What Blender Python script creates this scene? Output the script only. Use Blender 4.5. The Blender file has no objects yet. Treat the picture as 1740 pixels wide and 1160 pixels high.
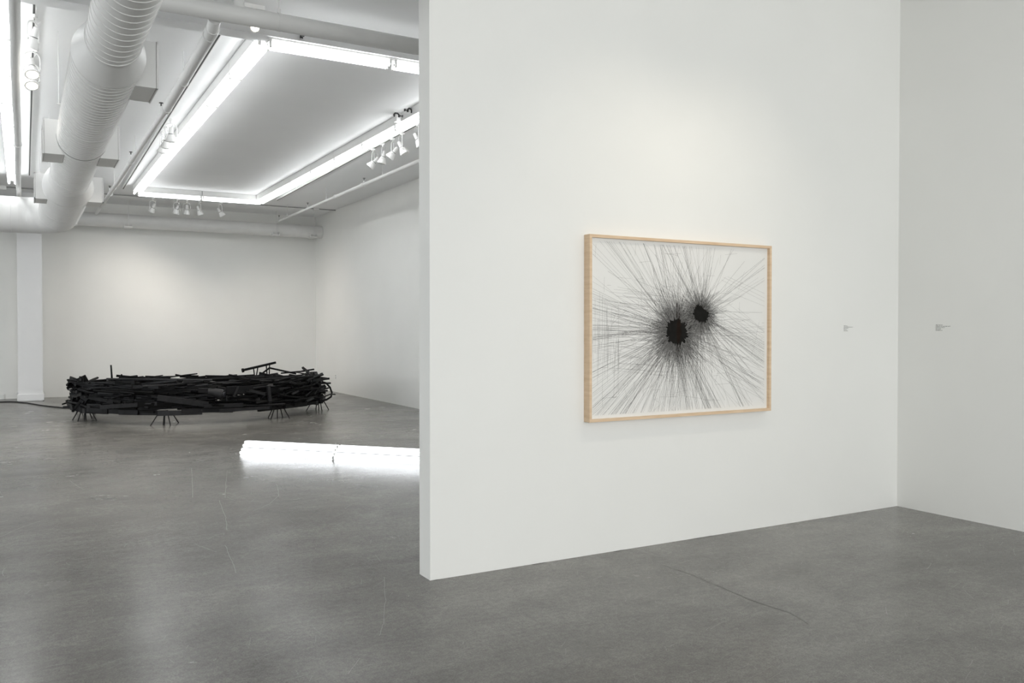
import bpy, bmesh, math, random
from mathutils import Vector, Matrix
random.seed(7)
PI = math.pi
S = bpy.context.scene
COL = S.collection

# ------------------------------------------------------------------ camera
cam_d = bpy.data.cameras.new('camera'); cam = bpy.data.objects.new('camera', cam_d); COL.objects.link(cam)
cam_d.sensor_width = 36.0; cam_d.lens = 1455.0/1740*36.0; cam_d.clip_start = .05
cam.location = (0, 0, 1.5)
cam.rotation_euler = (math.radians(90-0.882), 0, -math.atan((870-38)/1455.0))
S.camera = cam

# ------------------------------------------------------------------ view + world
S.view_settings.view_transform = 'Standard'
S.view_settings.look = 'None'
S.view_settings.gamma = 1.0
S.view_settings.use_curve_mapping = False
S.view_settings.exposure = 0.75
w = bpy.data.worlds.new('world'); S.world = w; w.use_nodes = True
bg = w.node_tree.nodes['Background']; bg.inputs['Color'].default_value = (.9, .95, 1, 1); bg.inputs['Strength'].default_value = 1.0
S.cycles.max_bounces = 8; S.cycles.diffuse_bounces = 5; S.cycles.glossy_bounces = 4
S.cycles.sample_clamp_indirect = 6.0

# daylight through the street window behind the camera
def area(name, loc, rot, sx, sy, power, colr):
    d = bpy.data.lights.new(name, 'AREA'); d.shape = 'RECTANGLE'; d.size = sx; d.size_y = sy; d.energy = power; d.color = colr
    o = bpy.data.objects.new(name, d); COL.objects.link(o); o.location = loc; o.rotation_euler = rot
    return o
area('window_daylight', (0.3, -7.75, 2.2), (math.radians(84), 0, 0), 7.4, 3.0, 372, (.965, .975, .965))
area('side_fill_light', (-8.9, 10.0, 2.3), (0, math.radians(-90), 0), 2.8, 13.0, 260, (.93, .97, 1.0))  # added soft fill along the left wall; no window is built there

TUBE_E = 5.5       # fluorescent ceiling tubes
FLOOR_E = 1.5     # tubes of the floor piece
CEIL = 4.28

# ------------------------------------------------------------------ materials
def mat(name, col, rough=.5, metal=0, spec=.5):
    m = bpy.data.materials.new(name); m.use_nodes = True
    b = m.node_tree.nodes['Principled BSDF']
    b.inputs['Base Color'].default_value = (*col, 1); b.inputs['Roughness'].default_value = rough
    b.inputs['Metallic'].default_value = metal; b.inputs['Specular IOR Level'].default_value = spec
    return m
def N(m, t, **kw):
    n = m.node_tree.nodes.new(t)
    for k, v in kw.items():
        if hasattr(n, k): setattr(n, k, v)
        else: n.inputs[k.replace('_', ' ')].default_value = v
    return n
def L(m, a, b): m.node_tree.links.new(a, b)
def vary(m, c1, c2, scale=6, detail=4, bump=0.0, bscale=60, stretch=None):
    b = m.node_tree.nodes['Principled BSDF']
    tc = N(m, 'ShaderNodeTexCoord'); src = tc.outputs['Object']
    if stretch:
        mp = N(m, 'ShaderNodeMapping'); mp.inputs['Scale'].default_value = stretch; L(m, src, mp.inputs[0]); src = mp.outputs[0]
    n = N(m, 'ShaderNodeTexNoise'); n.inputs['Scale'].default_value = scale; n.inputs['Detail'].default_value = detail
    L(m, src, n.inputs['Vector'])
    r = N(m, 'ShaderNodeValToRGB'); r.color_ramp.elements[0].color = (*c1, 1); r.color_ramp.elements[1].color = (*c2, 1)
    r.color_ramp.elements[0].position = .3; r.color_ramp.elements[1].position = .7
    L(m, n.outputs['Fac'], r.inputs[0]); L(m, r.outputs[0], b.inputs['Base Color'])
    if bump:
        n2 = N(m, 'ShaderNodeTexNoise'); n2.inputs['Scale'].default_value = bscale; L(m, src, n2.inputs['Vector'])
        bp = N(m, 'ShaderNodeBump'); bp.inputs['Strength'].default_value = bump; bp.inputs['Distance'].default_value = .002
        L(m, n2.outputs['Fac'], bp.inputs['Height']); L(m, bp.outputs[0], b.inputs['Normal'])
    return m
def emis(name, col, e):
    m = bpy.data.materials.new(name); m.use_nodes = True
    b = m.node_tree.nodes['Principled BSDF']; b.inputs['Base Color'].default_value = (.9, .9, .9, 1)
    b.inputs['Emission Color'].default_value = (*col, 1); b.inputs['Emission Strength'].default_value = e
    return m
WALL = vary(mat('wall_paint', (.85, .85, .825), .62), (.84, .84, .815), (.86, .86, .835), 1.3, 3, .12, 45)
CEILM = vary(mat('ceiling_paint', (.78, .78, .775), .7), (.89, .895, .90), (.91, .915, .92), 1.1, 3, .15, 30)
WHITE = vary(mat('white_enamel', (.80, .80, .79), .38), (.79, .79, .78), (.81, .81, .80), 3, 2)
DUCT = vary(mat('duct_paint', (.78, .78, .77), .42), (.77, .77, .76), (.80, .80, .79), 2.5, 3, .05, 12)
PIPE = vary(mat('pipe_paint', (.76, .76, .75), .45), (.74, .74, .73), (.78, .78, .77), 4, 3)
BACKP = vary(mat('trim_paint', (.80, .80, .80), .5), (.79, .79, .79), (.81, .81, .81), 2, 2)
GREYM = vary(mat('grey_metal', (.35, .35, .35), .45, .3), (.32, .32, .32), (.38, .38, .38), 9, 2)
DARK = vary(mat('dark_metal', (.03, .03, .03), .5), (.02, .02, .02), (.04, .04, .04), 20, 2)
SEAM = vary(mat('dark_seam', (.10, .10, .10), .6), (.08, .08, .08), (.12, .12, .12), 20, 2)
TUBE = emis('fluorescent_glow', (.96, .98, .985), TUBE_E)
FTUBE = emis('floor_tube_glow', (.93, .965, 1.0), FLOOR_E)
CAPM = vary(mat('tube_cap', (.6, .6, .58), .3, .6), (.55, .55, .53), (.65, .65, .63), 30, 2)
LENS = emis('lamp_glow', (1.0, .93, .80), 6.0)
LENSOFF = vary(mat('lamp_glass', (.75, .75, .72), .2), (.7, .7, .68), (.8, .8, .77), 40, 2)
PAPER = vary(mat('paper', (.80, .795, .77), .8), (.79, .785, .76), (.81, .805, .78), 3, 3)
INK_D = vary(mat('ink_dark', (.011, .011, .010), .85, spec=.1), (.009, .009, .008), (.014, .013, .012), 30, 3)
INK_M = vary(mat('ink_grey', (.035, .033, .031), .85, spec=.1), (.026, .025, .023), (.045, .043, .04), 30, 2)
INK_L = vary(mat('ink_pale', (.31, .302, .292), .85, spec=.1), (.27, .265, .255), (.35, .34, .33), 30, 2)
INK_R = vary(mat('ink_brown_reflection', (.013, .008, .0055), .85, spec=.1), (.010, .006, .004), (.017, .010, .007), 30, 2)  # brown strokes, with a glass reflection put into the ink colour
LETTER = vary(mat('label_lettering', (.22, .22, .21), .7), (.2, .2, .19), (.24, .24, .23), 60, 2)
WOOD = vary(mat('maple', (.72, .53, .36), .45), (.66, .47, .30), (.78, .60, .42), 5, 5, .05, 40, (1, 1, 9))
WOODS = vary(mat('maple_shaded_side', (.50, .33, .19), .5), (.42, .27, .15), (.56, .38, .23), 4, 5, .05, 40, (9, 9, 1.2))  # same maple with side shade put into the colour; not applied
BLK = [vary(mat('black_stain', (.008, .008, .009), .55, spec=.2), (.003, .003, .0035), (.006, .006, .007), 12, 4, .3, 60),
       vary(mat('black_paint', (.012, .012, .014), .5, spec=.25), (.004, .004, .005), (.009, .009, .010), 9, 4, .2, 50),
       vary(mat('charred_wood', (.005, .005, .005), .6, spec=.15), (.002, .002, .002), (.005, .005, .005), 25, 4, .4, 60)]
BLKL = vary(mat('faded_black', (.020, .020, .022), .5, spec=.3), (.010, .010, .011), (.019, .019, .021), 10, 4, .2, 50)

def floor_material():
    m = mat('polished_concrete', (.17, .165, .155), .33)
    b = m.node_tree.nodes['Principled BSDF']
    tc = N(m, 'ShaderNodeTexCoord'); P = tc.outputs['Object']
    def noise(sc, det, rough=.5, dist=0, mapscale=None, rot=0):
        src = P
        if mapscale:
            mp = N(m, 'ShaderNodeMapping'); mp.inputs['Scale'].default_value = mapscale; mp.inputs['Rotation'].default_value = (0, 0, rot)
            L(m, P, mp.inputs[0]); src = mp.outputs[0]
        n = N(m, 'ShaderNodeTexNoise'); n.inputs['Scale'].default_value = sc; n.inputs['Detail'].default_value = det
        n.inputs['Roughness'].default_value = rough; n.inputs['Distortion'].default_value = dist
        L(m, src, n.inputs['Vector']); return n.outputs['Fac']
    def ramp(fac, p0, p1, c0, c1):
        r = N(m, 'ShaderNodeValToRGB'); e = r.color_ramp.elements
        e[0].position = p0; e[1].position = p1; e[0].color = (*c0, 1); e[1].color = (*c1, 1)
        L(m, fac, r.inputs[0]); return r.outputs[0]
    def mix(kind, fac, a, c):
        x = N(m, 'ShaderNodeMix'); x.data_type = 'RGBA'; x.blend_type = kind
        if isinstance(fac, float): x.inputs[0].default_value = fac
        else: L(m, fac, x.inputs[0])
        for s, v in ((6, a), (7, c)):
            if isinstance(v, tuple): x.inputs[s].default_value = (*v, 1)
            else: L(m, v, x.inputs[s])
        return x.outputs[2]
    def math_(op, a, c=None):
        x = N(m, 'ShaderNodeMath'); x.operation = op
        for i, v in enumerate((a, c)):
            if v is None: continue
            if isinstance(v, (int, float)): x.inputs[i].default_value = v
            else: L(m, v, x.inputs[i])
        return x.outputs[0]
    base = ramp(noise(.55, 7, .62, .6), .33, .68, (.142, .137, .126), (.238, .230, .213))
    base = mix('MULTIPLY', .8, base, ramp(noise(3.0, 8, .7, .3), .3, .7, (.76, .76, .76), (1.16, 1.16, 1.16)))
    base = mix('MULTIPLY', .9, base, ramp(noise(30, 6, .75), .38, .62, (.80, .80, .80), (1.16, 1.16, 1.16)))
    base = mix('MULTIPLY', .9, base, ramp(noise(120, 4, .8), .38, .62, (.78, .78, .78), (1.18, 1.18, 1.18)))
    base = mix('MULTIPLY', .8, base, ramp(noise(2.2, 9, .72, 1.2, (.45, 1.5, 1), .35), .36, .64, (.86, .86, .86), (1.12, 1.12, 1.12)))
    # tiny pits
    v = N(m, 'ShaderNodeTexVoronoi'); v.inputs['Scale'].default_value = 2.6; L(m, P, v.inputs['Vector'])
    pit = math_('LESS_THAN', v.outputs['Distance'], .012)
    base = mix('MIX', pit, base, (.02, .02, .02))
    L(m, base, b.inputs['Base Color'])
    rr = ramp(noise(1.4, 7, .65, .4), .3, .7, (.20, .20, .20), (.285, .285, .285))
    L(m, rr, b.inputs['Roughness'])
    bp = N(m, 'ShaderNodeBump'); bp.inputs['Strength'].default_value = .18; bp.inputs['Distance'].default_value = .0015
    L(m, noise(9, 5, .6, .5), bp.inputs['Height']); L(m, bp.outputs[0], b.inputs['Normal'])
    b.inputs['Specular IOR Level'].default_value = .28
    return m
FLOOR = floor_material()
SCR = vary(mat('floor_scratch', (.27, .265, .255), .6), (.22, .215, .205), (.32, .31, .30), 14, 3)
CRACK = vary(mat('floor_crack', (.07, .07, .065), .6), (.05, .05, .045), (.11, .11, .10), 14, 3)

# ------------------------------------------------------------------ mesh helpers
class MB:
    def __init__(s): s.bm = bmesh.new()
    def box(s, c, size, rot=None, mi=0, bevel=0):
        M = Matrix.Translation(c) @ (rot.to_4x4() if rot else Matrix.Identity(4)) @ Matrix.Diagonal((*size, 1))
        r = bmesh.ops.create_cube(s.bm, size=1, matrix=M)
        fs = {f for v in r['verts'] for f in v.link_faces}
        for f in fs: f.material_index = mi
        if bevel:
            es = list({e for v in r['verts'] for e in v.link_edges})
            bmesh.ops.bevel(s.bm, geom=es, offset=bevel, segments=2, profile=.6, affect='EDGES')
        return s
    def mm(s, x0, x1, y0, y1, z0, z1, **k):
        return s.box(((x0+x1)/2, (y0+y1)/2, (z0+z1)/2), (abs(x1-x0), abs(y1-y0), abs(z1-z0)), **k)
    def sweep(s, pts, rad, n=16, caps=True, mi=0, squash=1.0):
        """tube through pts; rad = number or list"""
        pts = [Vector(p) for p in pts]; R = rad if isinstance(rad, (list, tuple)) else [rad]*len(pts)
        rings = []; up = None
        for i, p in enumerate(pts):
            a = pts[max(i-1, 0)]; b = pts[min(i+1, len(pts)-1)]
            if (b-a).length < 1e-7: a = pts[max(i-2, 0)]; b = pts[min(i+2, len(pts)-1)]
            t = (b-a).normalized()
            if up is None: up = Vector((0, 0, 1)) if abs(t.z) < .9 else Vector((1, 0, 0))
            u = (up - t*up.dot(t)).normalized(); v = t.cross(u); up = u
            rings.append([s.bm.verts.new(p + (u*math.cos(2*PI*k/n)*squash + v*math.sin(2*PI*k/n))*R[i]) for k in range(n)])
        for i in range(len(rings)-1):
            for k in range(n):
                f = s.bm.faces.new((rings[i][k], rings[i][(k+1) % n], rings[i+1][(k+1) % n], rings[i+1][k])); f.smooth = True; f.material_index = mi
        if caps:
            for r, rev in ((rings[0], True), (rings[-1], False)):
                f = s.bm.faces.new(list(reversed(r)) if rev else r); f.material_index = mi
        return s
    def quad(s, pts, mi=0):
        f = s.bm.faces.new([s.bm.verts.new(p) for p in pts]); f.material_index = mi; return s
    def build(s, name, mats, parent=None, kind=None, sharp=40):
        me = bpy.data.meshes.new(name); bmesh.ops.recalc_face_normals(s.bm, faces=s.bm.faces[:]); s.bm.to_mesh(me); s.bm.free()
        for m in (mats if isinstance(mats, (list, tuple)) else [mats]): me.materials.append(m)
        if any(p.use_smooth for p in me.polygons):
            try: me.set_sharp_from_angle(angle=math.radians(sharp))
            except Exception: pass
        o = bpy.data.objects.new(name, me); COL.objects.link(o)
        if parent: o.parent = parent
        if kind: o['kind'] = kind
        return o
def tag(o, label, cat, group=None, kind=None):
    o['label'] = label; o['category'] = cat
    if group: o['group'] = group
    if kind: o['kind'] = kind
    return o
def thing(name, label, cat, loc=(0, 0, 0), rotz=0, group=None):
    o = bpy.data.objects.new(name, None); COL.objects.link(o); o.location = loc; o.rotation_euler = (0, 0, rotz)
    o.empty_display_size = .1
    return tag(o, label, cat, group)
def dup(root, loc, rotz, label, group=None):
    def cp(o, par):
        c = o.copy(); COL.objects.link(c)
        if par: c.parent = par
        for ch in list(o.children): cp(ch, c)
        return c
    r = cp(root, None); r.location = loc; r.rotation_euler = (0, 0, rotz); r['label'] = label
    if group: r['group'] = group
    return r
def structure(mb, name, m): return mb.build(name, m, kind='structure')

# ------------------------------------------------------------------ room shell
XL, XR, YF, YB = -9.0, 6.40, -7.6, 21.10
# floor with a few long traced scratches and one crack as a second material
fb = MB(); fb.quad([(XL-.2, YF-.2, 0), (XR+.2, YF-.2, 0), (XR+.2, YB+.2, 0), (XL-.2, YB+.2, 0)])
def ribbon(mb, pts, wd, mi, z=.0006):
    pts = [Vector((p[0], p[1], z)) for p in pts]
    for a, b in zip(pts[:-1], pts[1:]):
        t = (b-a); nn = Vector((-t.y, t.x, 0)).normalized()*wd/2
        mb.quad([a-nn, b-nn, b+nn, a+nn], mi)
def wob(a, b, n=8, amp=.012, bow=0):
    a = Vector((*a, 0)); b = Vector((*b, 0)); t = b-a; nn = Vector((-t.y, t.x, 0)).normalized()
    return [tuple((a + t*i/n + nn*(random.uniform(-amp, amp)+bow*math.sin(PI*i/n))).xy) for i in range(n+1)]
ribbon(fb, wob((1.569, 9.669), (1.303, 7.978), 6, 0.004), 0.0018, 1)
ribbon(fb, wob((1.481, 7.727), (1.387, 6.981), 6, 0.004), 0.0018, 1)
ribbon(fb, wob((1.387, 6.981), (1.305, 6.55), 6, 0.004), 0.0018, 1)
ribbon(fb, wob((1.208, 6.108), (1.159, 5.639), 6, 0.004), 0.0018, 1)
ribbon(fb, wob((1.159, 5.639), (1.13, 5.381), 6, 0.004), 0.0018, 1)
ribbon(fb, wob((1.027, 6.25), (1.077, 6.092), 6, 0.004), 0.0018, 1)
ribbon(fb, wob((1.077, 6.092), (1.119, 5.944), 6, 0.004), 0.0018, 1)
ribbon(fb, wob((-0.019, 7.415), (0.084, 7.56), 6, 0.004), 0.0018, 1)
ribbon(fb, wob((0.084, 7.56), (0.166, 7.631), 6, 0.004), 0.0018, 1)
ribbon(fb, wob((-0.151, 7.155), (-0.019, 7.415), 6, 0.004), 0.0018, 1)
ribbon(fb, wob((2.117, 8.274), (1.985, 7.68), 6, 0.004), 0.0018, 1)
ribbon(fb, wob((1.985, 7.68), (1.822, 7.359), 6, 0.004), 0.0018, 1)
ribbon(fb, wob((1.822, 7.359), (1.634, 7.141), 6, 0.004), 0.0018, 1)
ribbon(fb, wob((1.882, 4.851), (1.727, 4.425), 6, 0.004), 0.0018, 1)
ribbon(fb, wob((1.727, 4.425), (1.58, 4.075), 6, 0.004), 0.0018, 1)
ribbon(fb, wob((1.58, 4.075), (1.499, 3.93), 6, 0.004), 0.0018, 1)
ribbon(fb, wob((0.389, 9.521), (0.437, 9.128), 6, 0.004), 0.0018, 1)
ribbon(fb, wob((0.437, 9.128), (0.492, 8.856), 6, 0.004), 0.0018, 1)
ribbon(fb, wob((1.213, 3.561), (1.318, 3.707), 6, 0.004), 0.0018, 1)
ribbon(fb, wob((4.866, 3.033), (4.896, 2.91), 6, 0.004), 0.0018, 1)
ribbon(fb, wob((4.896, 2.91), (5.091, 2.851), 6, 0.004), 0.0018, 1)
ribbon(fb, wob((1.455, 3.55), (1.609, 3.509), 6, 0.004), 0.0018, 1)
ribbon(fb, wob((1.609, 3.509), (1.735, 3.406), 6, 0.004), 0.0018, 1)
ribbon(fb, wob((1.859, 9.285), (1.548, 7.838), 6, 0.004), 0.0018, 1)
ribbon(fb, wob((2.249, 7.592), (2.413, 7.562), 6, 0.004), 0.0018, 1)
ribbon(fb, wob((2.413, 7.562), (2.527, 7.248), 6, 0.004), 0.0018, 1)
ribbon(fb, wob((3.507, 4.217), (3.526, 3.939), 6, 0.006), 0.003, 2)
ribbon(fb, wob((3.526, 3.939), (3.498, 3.658), 6, 0.006), 0.003, 2)
ribbon(fb, wob((3.498, 3.658), (3.477, 3.365), 6, 0.006), 0.003, 2)
ribbon(fb, wob((3.477, 3.365), (3.504, 3.183), 6, 0.006), 0.003, 2)
ribbon(fb, wob((3.504, 3.183), (3.455, 3.003), 6, 0.006), 0.003, 2)

rs = random.Random(11)
cent = [(rs.uniform(-1.5, 6), rs.uniform(1.2, 9), rs.uniform(.15, .7)) for i in range(70)]
for i in range(3600):
    if rs.random() < .6:
        c_ = rs.choice(cent); x, y = rs.gauss(c_[0], c_[2]), rs.gauss(c_[1], c_[2])
    else: x, y = rs.uniform(-3, 6.3), rs.uniform(1.0, 12)
    if x > 6.3 or y < .8 or (x > 2 and 4.5 < y < 4.9): continue
    l = rs.choice([.02, .03, .05, .05, .09, .16])*rs.uniform(.6, 1.3); a = rs.choice([rs.uniform(0, PI), .4+rs.gauss(0, .3)]); bw = rs.gauss(0, .12)
    pts = [(x, y)]
    for k in range(3): pts.append((pts[-1][0]+l/3*math.cos(a), pts[-1][1]+l/3*math.sin(a))); a += bw
    ribbon(fb, pts, rs.uniform(.0006, .0014), 1, .0004)
ribbon(fb, [(2.806, 4.637), (2.898, 4.638)], .012, 2)
ribbon(fb, [(3.449, 4.637), (3.528, 4.638)], .012, 2)
ribbon(fb, [(4.145, 4.637), (4.223, 4.638)], .012, 2)
ribbon(fb, [(4.245, 4.637), (4.324, 4.638)], .012, 2)
ribbon(fb, [(2.11, 4.637), (2.148, 4.638)], .012, 2)
structure(fb, 'floor', [FLOOR, SCR, CRACK])
structure(MB().mm(XL-.2, XR+.2, YF-.2, YB+.2, CEIL, CEIL+.1), 'ceiling', CEILM)
structure(MB().mm(XR, XR+.15, YF, YB, 0, CEIL), 'wall_right', WALL)
structure(MB().mm(XL-.15, XL, YF, YB, 0, CEIL), 'wall_left', WALL)
structure(MB().mm(XL-.15, XR+.15, YB, YB+.15, 0, CEIL), 'wall_back', WALL)
structure(MB().mm(2.095, XR, 4.645, 4.80, 0, CEIL), 'wall_partition', WALL)
# window wall behind the camera
wf = MB(); wx0, wx1, wz0, wz1 = -3.6, 4.2, .55, 3.75
wf.mm(XL-.15, wx0, YF-.15, YF, 0, CEIL).mm(wx1, XR+.15, YF-.15, YF, 0, CEIL).mm(wx0, wx1, YF-.15, YF, 0, wz0).mm(wx0, wx1, YF-.15, YF, wz1, CEIL)
structure(wf, 'wall_front', WALL)
wn = MB()
for i in range(5):
    x = wx0 + (wx1-wx0)*i/4; wn.mm(x-.03, x+.03, YF-.11, YF-.05, wz0, wz1)
wn.mm(wx0, wx1, YF-.11, YF-.05, wz0, wz0+.06).mm(wx0, wx1, YF-.11, YF-.05, wz1-.06, wz1)
structure(wn, 'window_1', WHITE)
# column in front of the back wall, with its base board
structure(MB().mm(-.085, .362, 20.21, 20.72, 0, CEIL), 'wall_column', BACKP)
structure(MB().mm(-.105, .382, 20.185, 20.74, .012, .145, bevel=.004), 'baseboard_column', BACKP)
# low kerb strip at the foot of the back wall, left of the column
structure(MB().mm(XL, -.35, YB-.03, YB, 0, .10), 'baseboard_back', WALL)
# beam the front lights hang from
structure(MB().mm(XL, XR, 7.82, 8.02, 4.135, CEIL), 'trim_1', CEILM)

# ------------------------------------------------------------------ twin tube strip lights
def strip_light(length, label, group, loc, rotz, proto=[{}]):
    key = round(length, 3)
    if key in proto[0]: return dup(proto[0][key], loc, rotz, label, group)
    t = thing('strip_light', label, 'fluorescent light', loc, rotz, group)
    h = length/2      # local: runs along +-Y, base z=0 at the ceiling
    MB().mm(-.068, .068, -h+.004, h-.004, -.112, 0, bevel=.004).build('housing', WHITE, t)
    for sy in (-1, 1):
        e = sy*(h-.022)
        k = MB()
        for sx in (-1, 1): k.mm(sx*.048-.014, sx*.048+.014, e-.009, e+.009, -.182, -.098, bevel=.003)
        k.mm(-.06, .06, e-.012, e+.012, -.122, -.108)
        k.build('lamp_holder', WHITE, t)
    for sx in (-1, 1):
        MB().sweep([(sx*.048, -h+.032, -.16), (sx*.048, -h+.052, -.16), (sx*.048, h-.052, -.16), (sx*.048, h-.032, -.16)], .019, 12).build('fluorescent_tube', TUBE, t)
    proto[0][key] = t
    return t
ORD = ['first', 'second', 'third', 'fourth', 'fifth', 'sixth', 'seventh', 'eighth', 'ninth']
p = 1.268
for i in range(8):
    y = 18.12 - p*(i+.5)
    lab = 'twin-tube strip light, %s from the far end of the long row nearest the duct' % ORD[i] if i else 'twin-tube strip light at the far left corner of the lit rectangle'
    if i == 7: lab = 'twin-tube strip light at the near left corner of the lit rectangle'
    strip_light(p, lab, 'strip lights of the left row of the rectangle', (1.955, y, CEIL), 0)
for i in range(8):
    y = 18.18 - p*(i+.5)
    lab = 'twin-tube strip light, %s from the far corner of the row nearest the right wall' % ORD[i]
    strip_light(p, lab, 'strip lights of the right row of the rectangle', (4.335, y, CEIL), 0)
q = 1.20
for i, lab in enumerate(('twin-tube strip light under the beam, left one behind the big crossing pipe', 'twin-tube strip light under the beam, cut off by the partition edge')):
    strip_light(q, lab, 'strip lights of the front row of the rectangle', (2.555+i*1.215, 7.92, 4.232), PI/2)
for i, lab in enumerate(('left twin-tube strip light of the far row, over the spotlights', 'right twin-tube strip light of the far row, ending at the far right corner')):
    strip_light(q, lab, 'strip lights of the far row of the rectangle', (2.58+i*1.203, 18.26, CEIL), PI/2)
for i in range(8):
    y = 17.95 - 1.277*(i+.5)
    strip_light(p, 'twin-tube strip light, %s from the far end of the row at the left edge' % ORD[i],
                'strip lights of the row at the left edge of the picture', (-.14, y, CEIL), 0)

for i in range(8):
    y = 17.95 - 1.277*(i+.5)
    strip_light(p, 'twin-tube strip light, %s from the far end of the row beyond the left edge' % ORD[i],
                'strip lights of the row beyond the left edge', (-2.6, y, CEIL), 0)

# ------------------------------------------------------------------ spiral duct
DX, DZ = .57, 3.52
duct = thing('ventilation_duct', 'large white spiral ventilation duct running from overhead to an elbow at left', 'duct', (DX, 10, CEIL))
def prof(x0, x1, r, pitch, h=.0042, w_=.0038):
    """positions and radii with raised seams"""
    P = [x0]; R = [r]; x = x0+pitch*.5
    while x < x1-pitch*.2:
        P += [x-w_, x-w_*.45, x+w_*.45, x+w_]; R += [r, r+h, r+h, r]; x += pitch
    return P+[x1], R+[r]
def yduct(y0, y1, r, pitch, zc=DZ, name='duct_section', **k):
    P, R = prof(y0, y1, r, pitch, **k)
    o = MB().sweep([(DX, y, zc) for y in P], R, 56).build(name, DUCT)
    o.parent = duct; o.matrix_parent_inverse = Matrix.Translation((-DX, -10, -CEIL)); return o
def dpart(mb, name, m):
    o = mb.build(name, m); o.parent = duct; o.matrix_parent_inverse = Matrix.Translation((-DX, -10, -CEIL)); return o
yduct(1.2, 6.62, .182, .125)
dpart(MB().sweep([(DX, y, DZ) for y in (6.60, 6.615, 6.63, 6.68, 6.90, 6.96, 6.97, 6.985)], [.188, .190, .184, .188, .243, .249, .253, .249], 56), 'reducer', DUCT)
yduct(6.97, 13.07, .246, .098)
dpart(MB().sweep([(DX, 10.14, DZ), (DX, 10.152, DZ)], .2485, 56), 'dark_seam', SEAM)
dpart(MB().sweep([(DX, y, DZ-.01*k) for k, y in enumerate((13.05, 13.1, 13.3, 13.42, 13.46, 13.47))], [.250, .256, .302, .318, .324, .318], 56), 'reducer', DUCT)
yduct(13.44, 16.75, .314, .12, zc=DZ-.03)
# elbow to the left (gored)
ec = (DX-.62, 16.75); rb = .62; pts = []; rr = []
for k in range(19):
    a = (PI/2)*k/18
    pts.append((ec[0]+rb*math.cos(a), ec[1]+rb*math.sin(a), DZ-.03)); rr.append(.314 + (.005 if k in (6, 12) else 0))
dpart(MB().sweep(pts, rr, 56), 'elbow', DUCT)
hx1 = ec[0]; P, R = prof(0, 4.9, .314, .21); P = [hx1 - v for v in P]
dpart(MB().sweep([(x, 17.37, DZ-.03) for x in P], R, 56), 'duct_section', DUCT)
dpart(MB().sweep([(hx1+.0, 17.37, DZ-.03), (hx1-.008, 17.37, DZ-.03)], .3165, 56), 'seam', DUCT)
def diffuser(x0, x1, y0, y1, z0, z1, inner):
    o = dpart(MB().mm(x0, x1, y0, y1, z0, z1, bevel=.004), 'supply_box', DUCT)
    s = x1 if inner < 0 else x0   # outer grille side
    g = MB(); d = .012 if inner < 0 else -.012
    xo = x0 if inner < 0 else x1
    g.mm(xo-.004 if inner < 0 else xo, xo if inner < 0 else xo+.004, y0+.012, y1-.012, z0+.012, z1-.012)
    gg = g.build('outlet_grille', SEAM); gg.parent = o
    gg.matrix_parent_inverse = o.matrix_world.inverted()
    f = MB(); e = .016
    xa, xb = (x0-.014, x0-.002) if inner < 0 else (x1+.002, x1+.014)
    f.mm(xa, xb, y0-.004, y1+.004, z1-e, z1+.004).mm(xa, xb, y0-.004, y1+.004, z0-.004, z0+e)
    f.mm(xa, xb, y0-.004, y0+e, z0-.004, z1).mm(xa, xb, y1-e, y1+.004, z0-.004, z1)
    ff = f.build('grille_frame', WHITE); ff.parent = o; ff.matrix_parent_inverse = o.matrix_world.inverted()
    # short collar between box and round duct
    xi0, xi1 = (x1-.01, x1+.055) if inner < 0 else (x0-.055, x0+.01)
    cc = MB().mm(xi0, xi1, y0+.03, y1-.03, z0+.02, z1-.02, bevel=.004).build('collar', DUCT); cc.parent = o
    cc.matrix_parent_inverse = o.matrix_world.inverted()
    return o
diffuser(.715, .925, 7.22, 7.70, 3.375, 3.735, 1)
diffuser(.213, .400, 10.25, 10.78, 3.335, 3.700, -1)
diffuser(.745, .922, 10.25, 10.78, 3.335, 3.700, 1)
diffuser(.170, .36, 13.62, 14.12, 3.300, 3.660, -1)
diffuser(.79, 1.015, 13.62, 14.12, 3.300, 3.660, 1)
for y, r in ((4.6, .185), (9.1, .2495), (12.4, .2495), (15.2, .318)):
    zc = DZ if r < .3 else DZ-.03
    ring = [(DX+math.cos(a)*r, y, zc+math.sin(a)*r) for a in [2*PI*k/40 for k in range(41)]]
    m_ = MB()
    for sx in (-1, 1): m_.sweep([(DX+sx*(r+.008), y, zc+.08), (DX+sx*(r+.008), y, CEIL)], .004, 6)
    m_.sweep([(DX, y-.012, zc), (DX, y+.012, zc)], r+.003, 48)
    for sx in (-1, 1): m_.mm(DX+sx*(r+.008)-.018, DX+sx*(r+.008)+.018, y-.012, y+.012, zc+.074, zc+.082)
    dpart(m_, 'hanger', DUCT)

# ------------------------------------------------------------------ pipes
def pipe_thing(name, label, cat, loc): return thing(name, label, cat, loc)
def wpart(par, mb, name, m):
    o = mb.build(name, m); o.parent = par; o.matrix_parent_inverse = Matrix.Translation([-c for c in par.location]); return o
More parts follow.
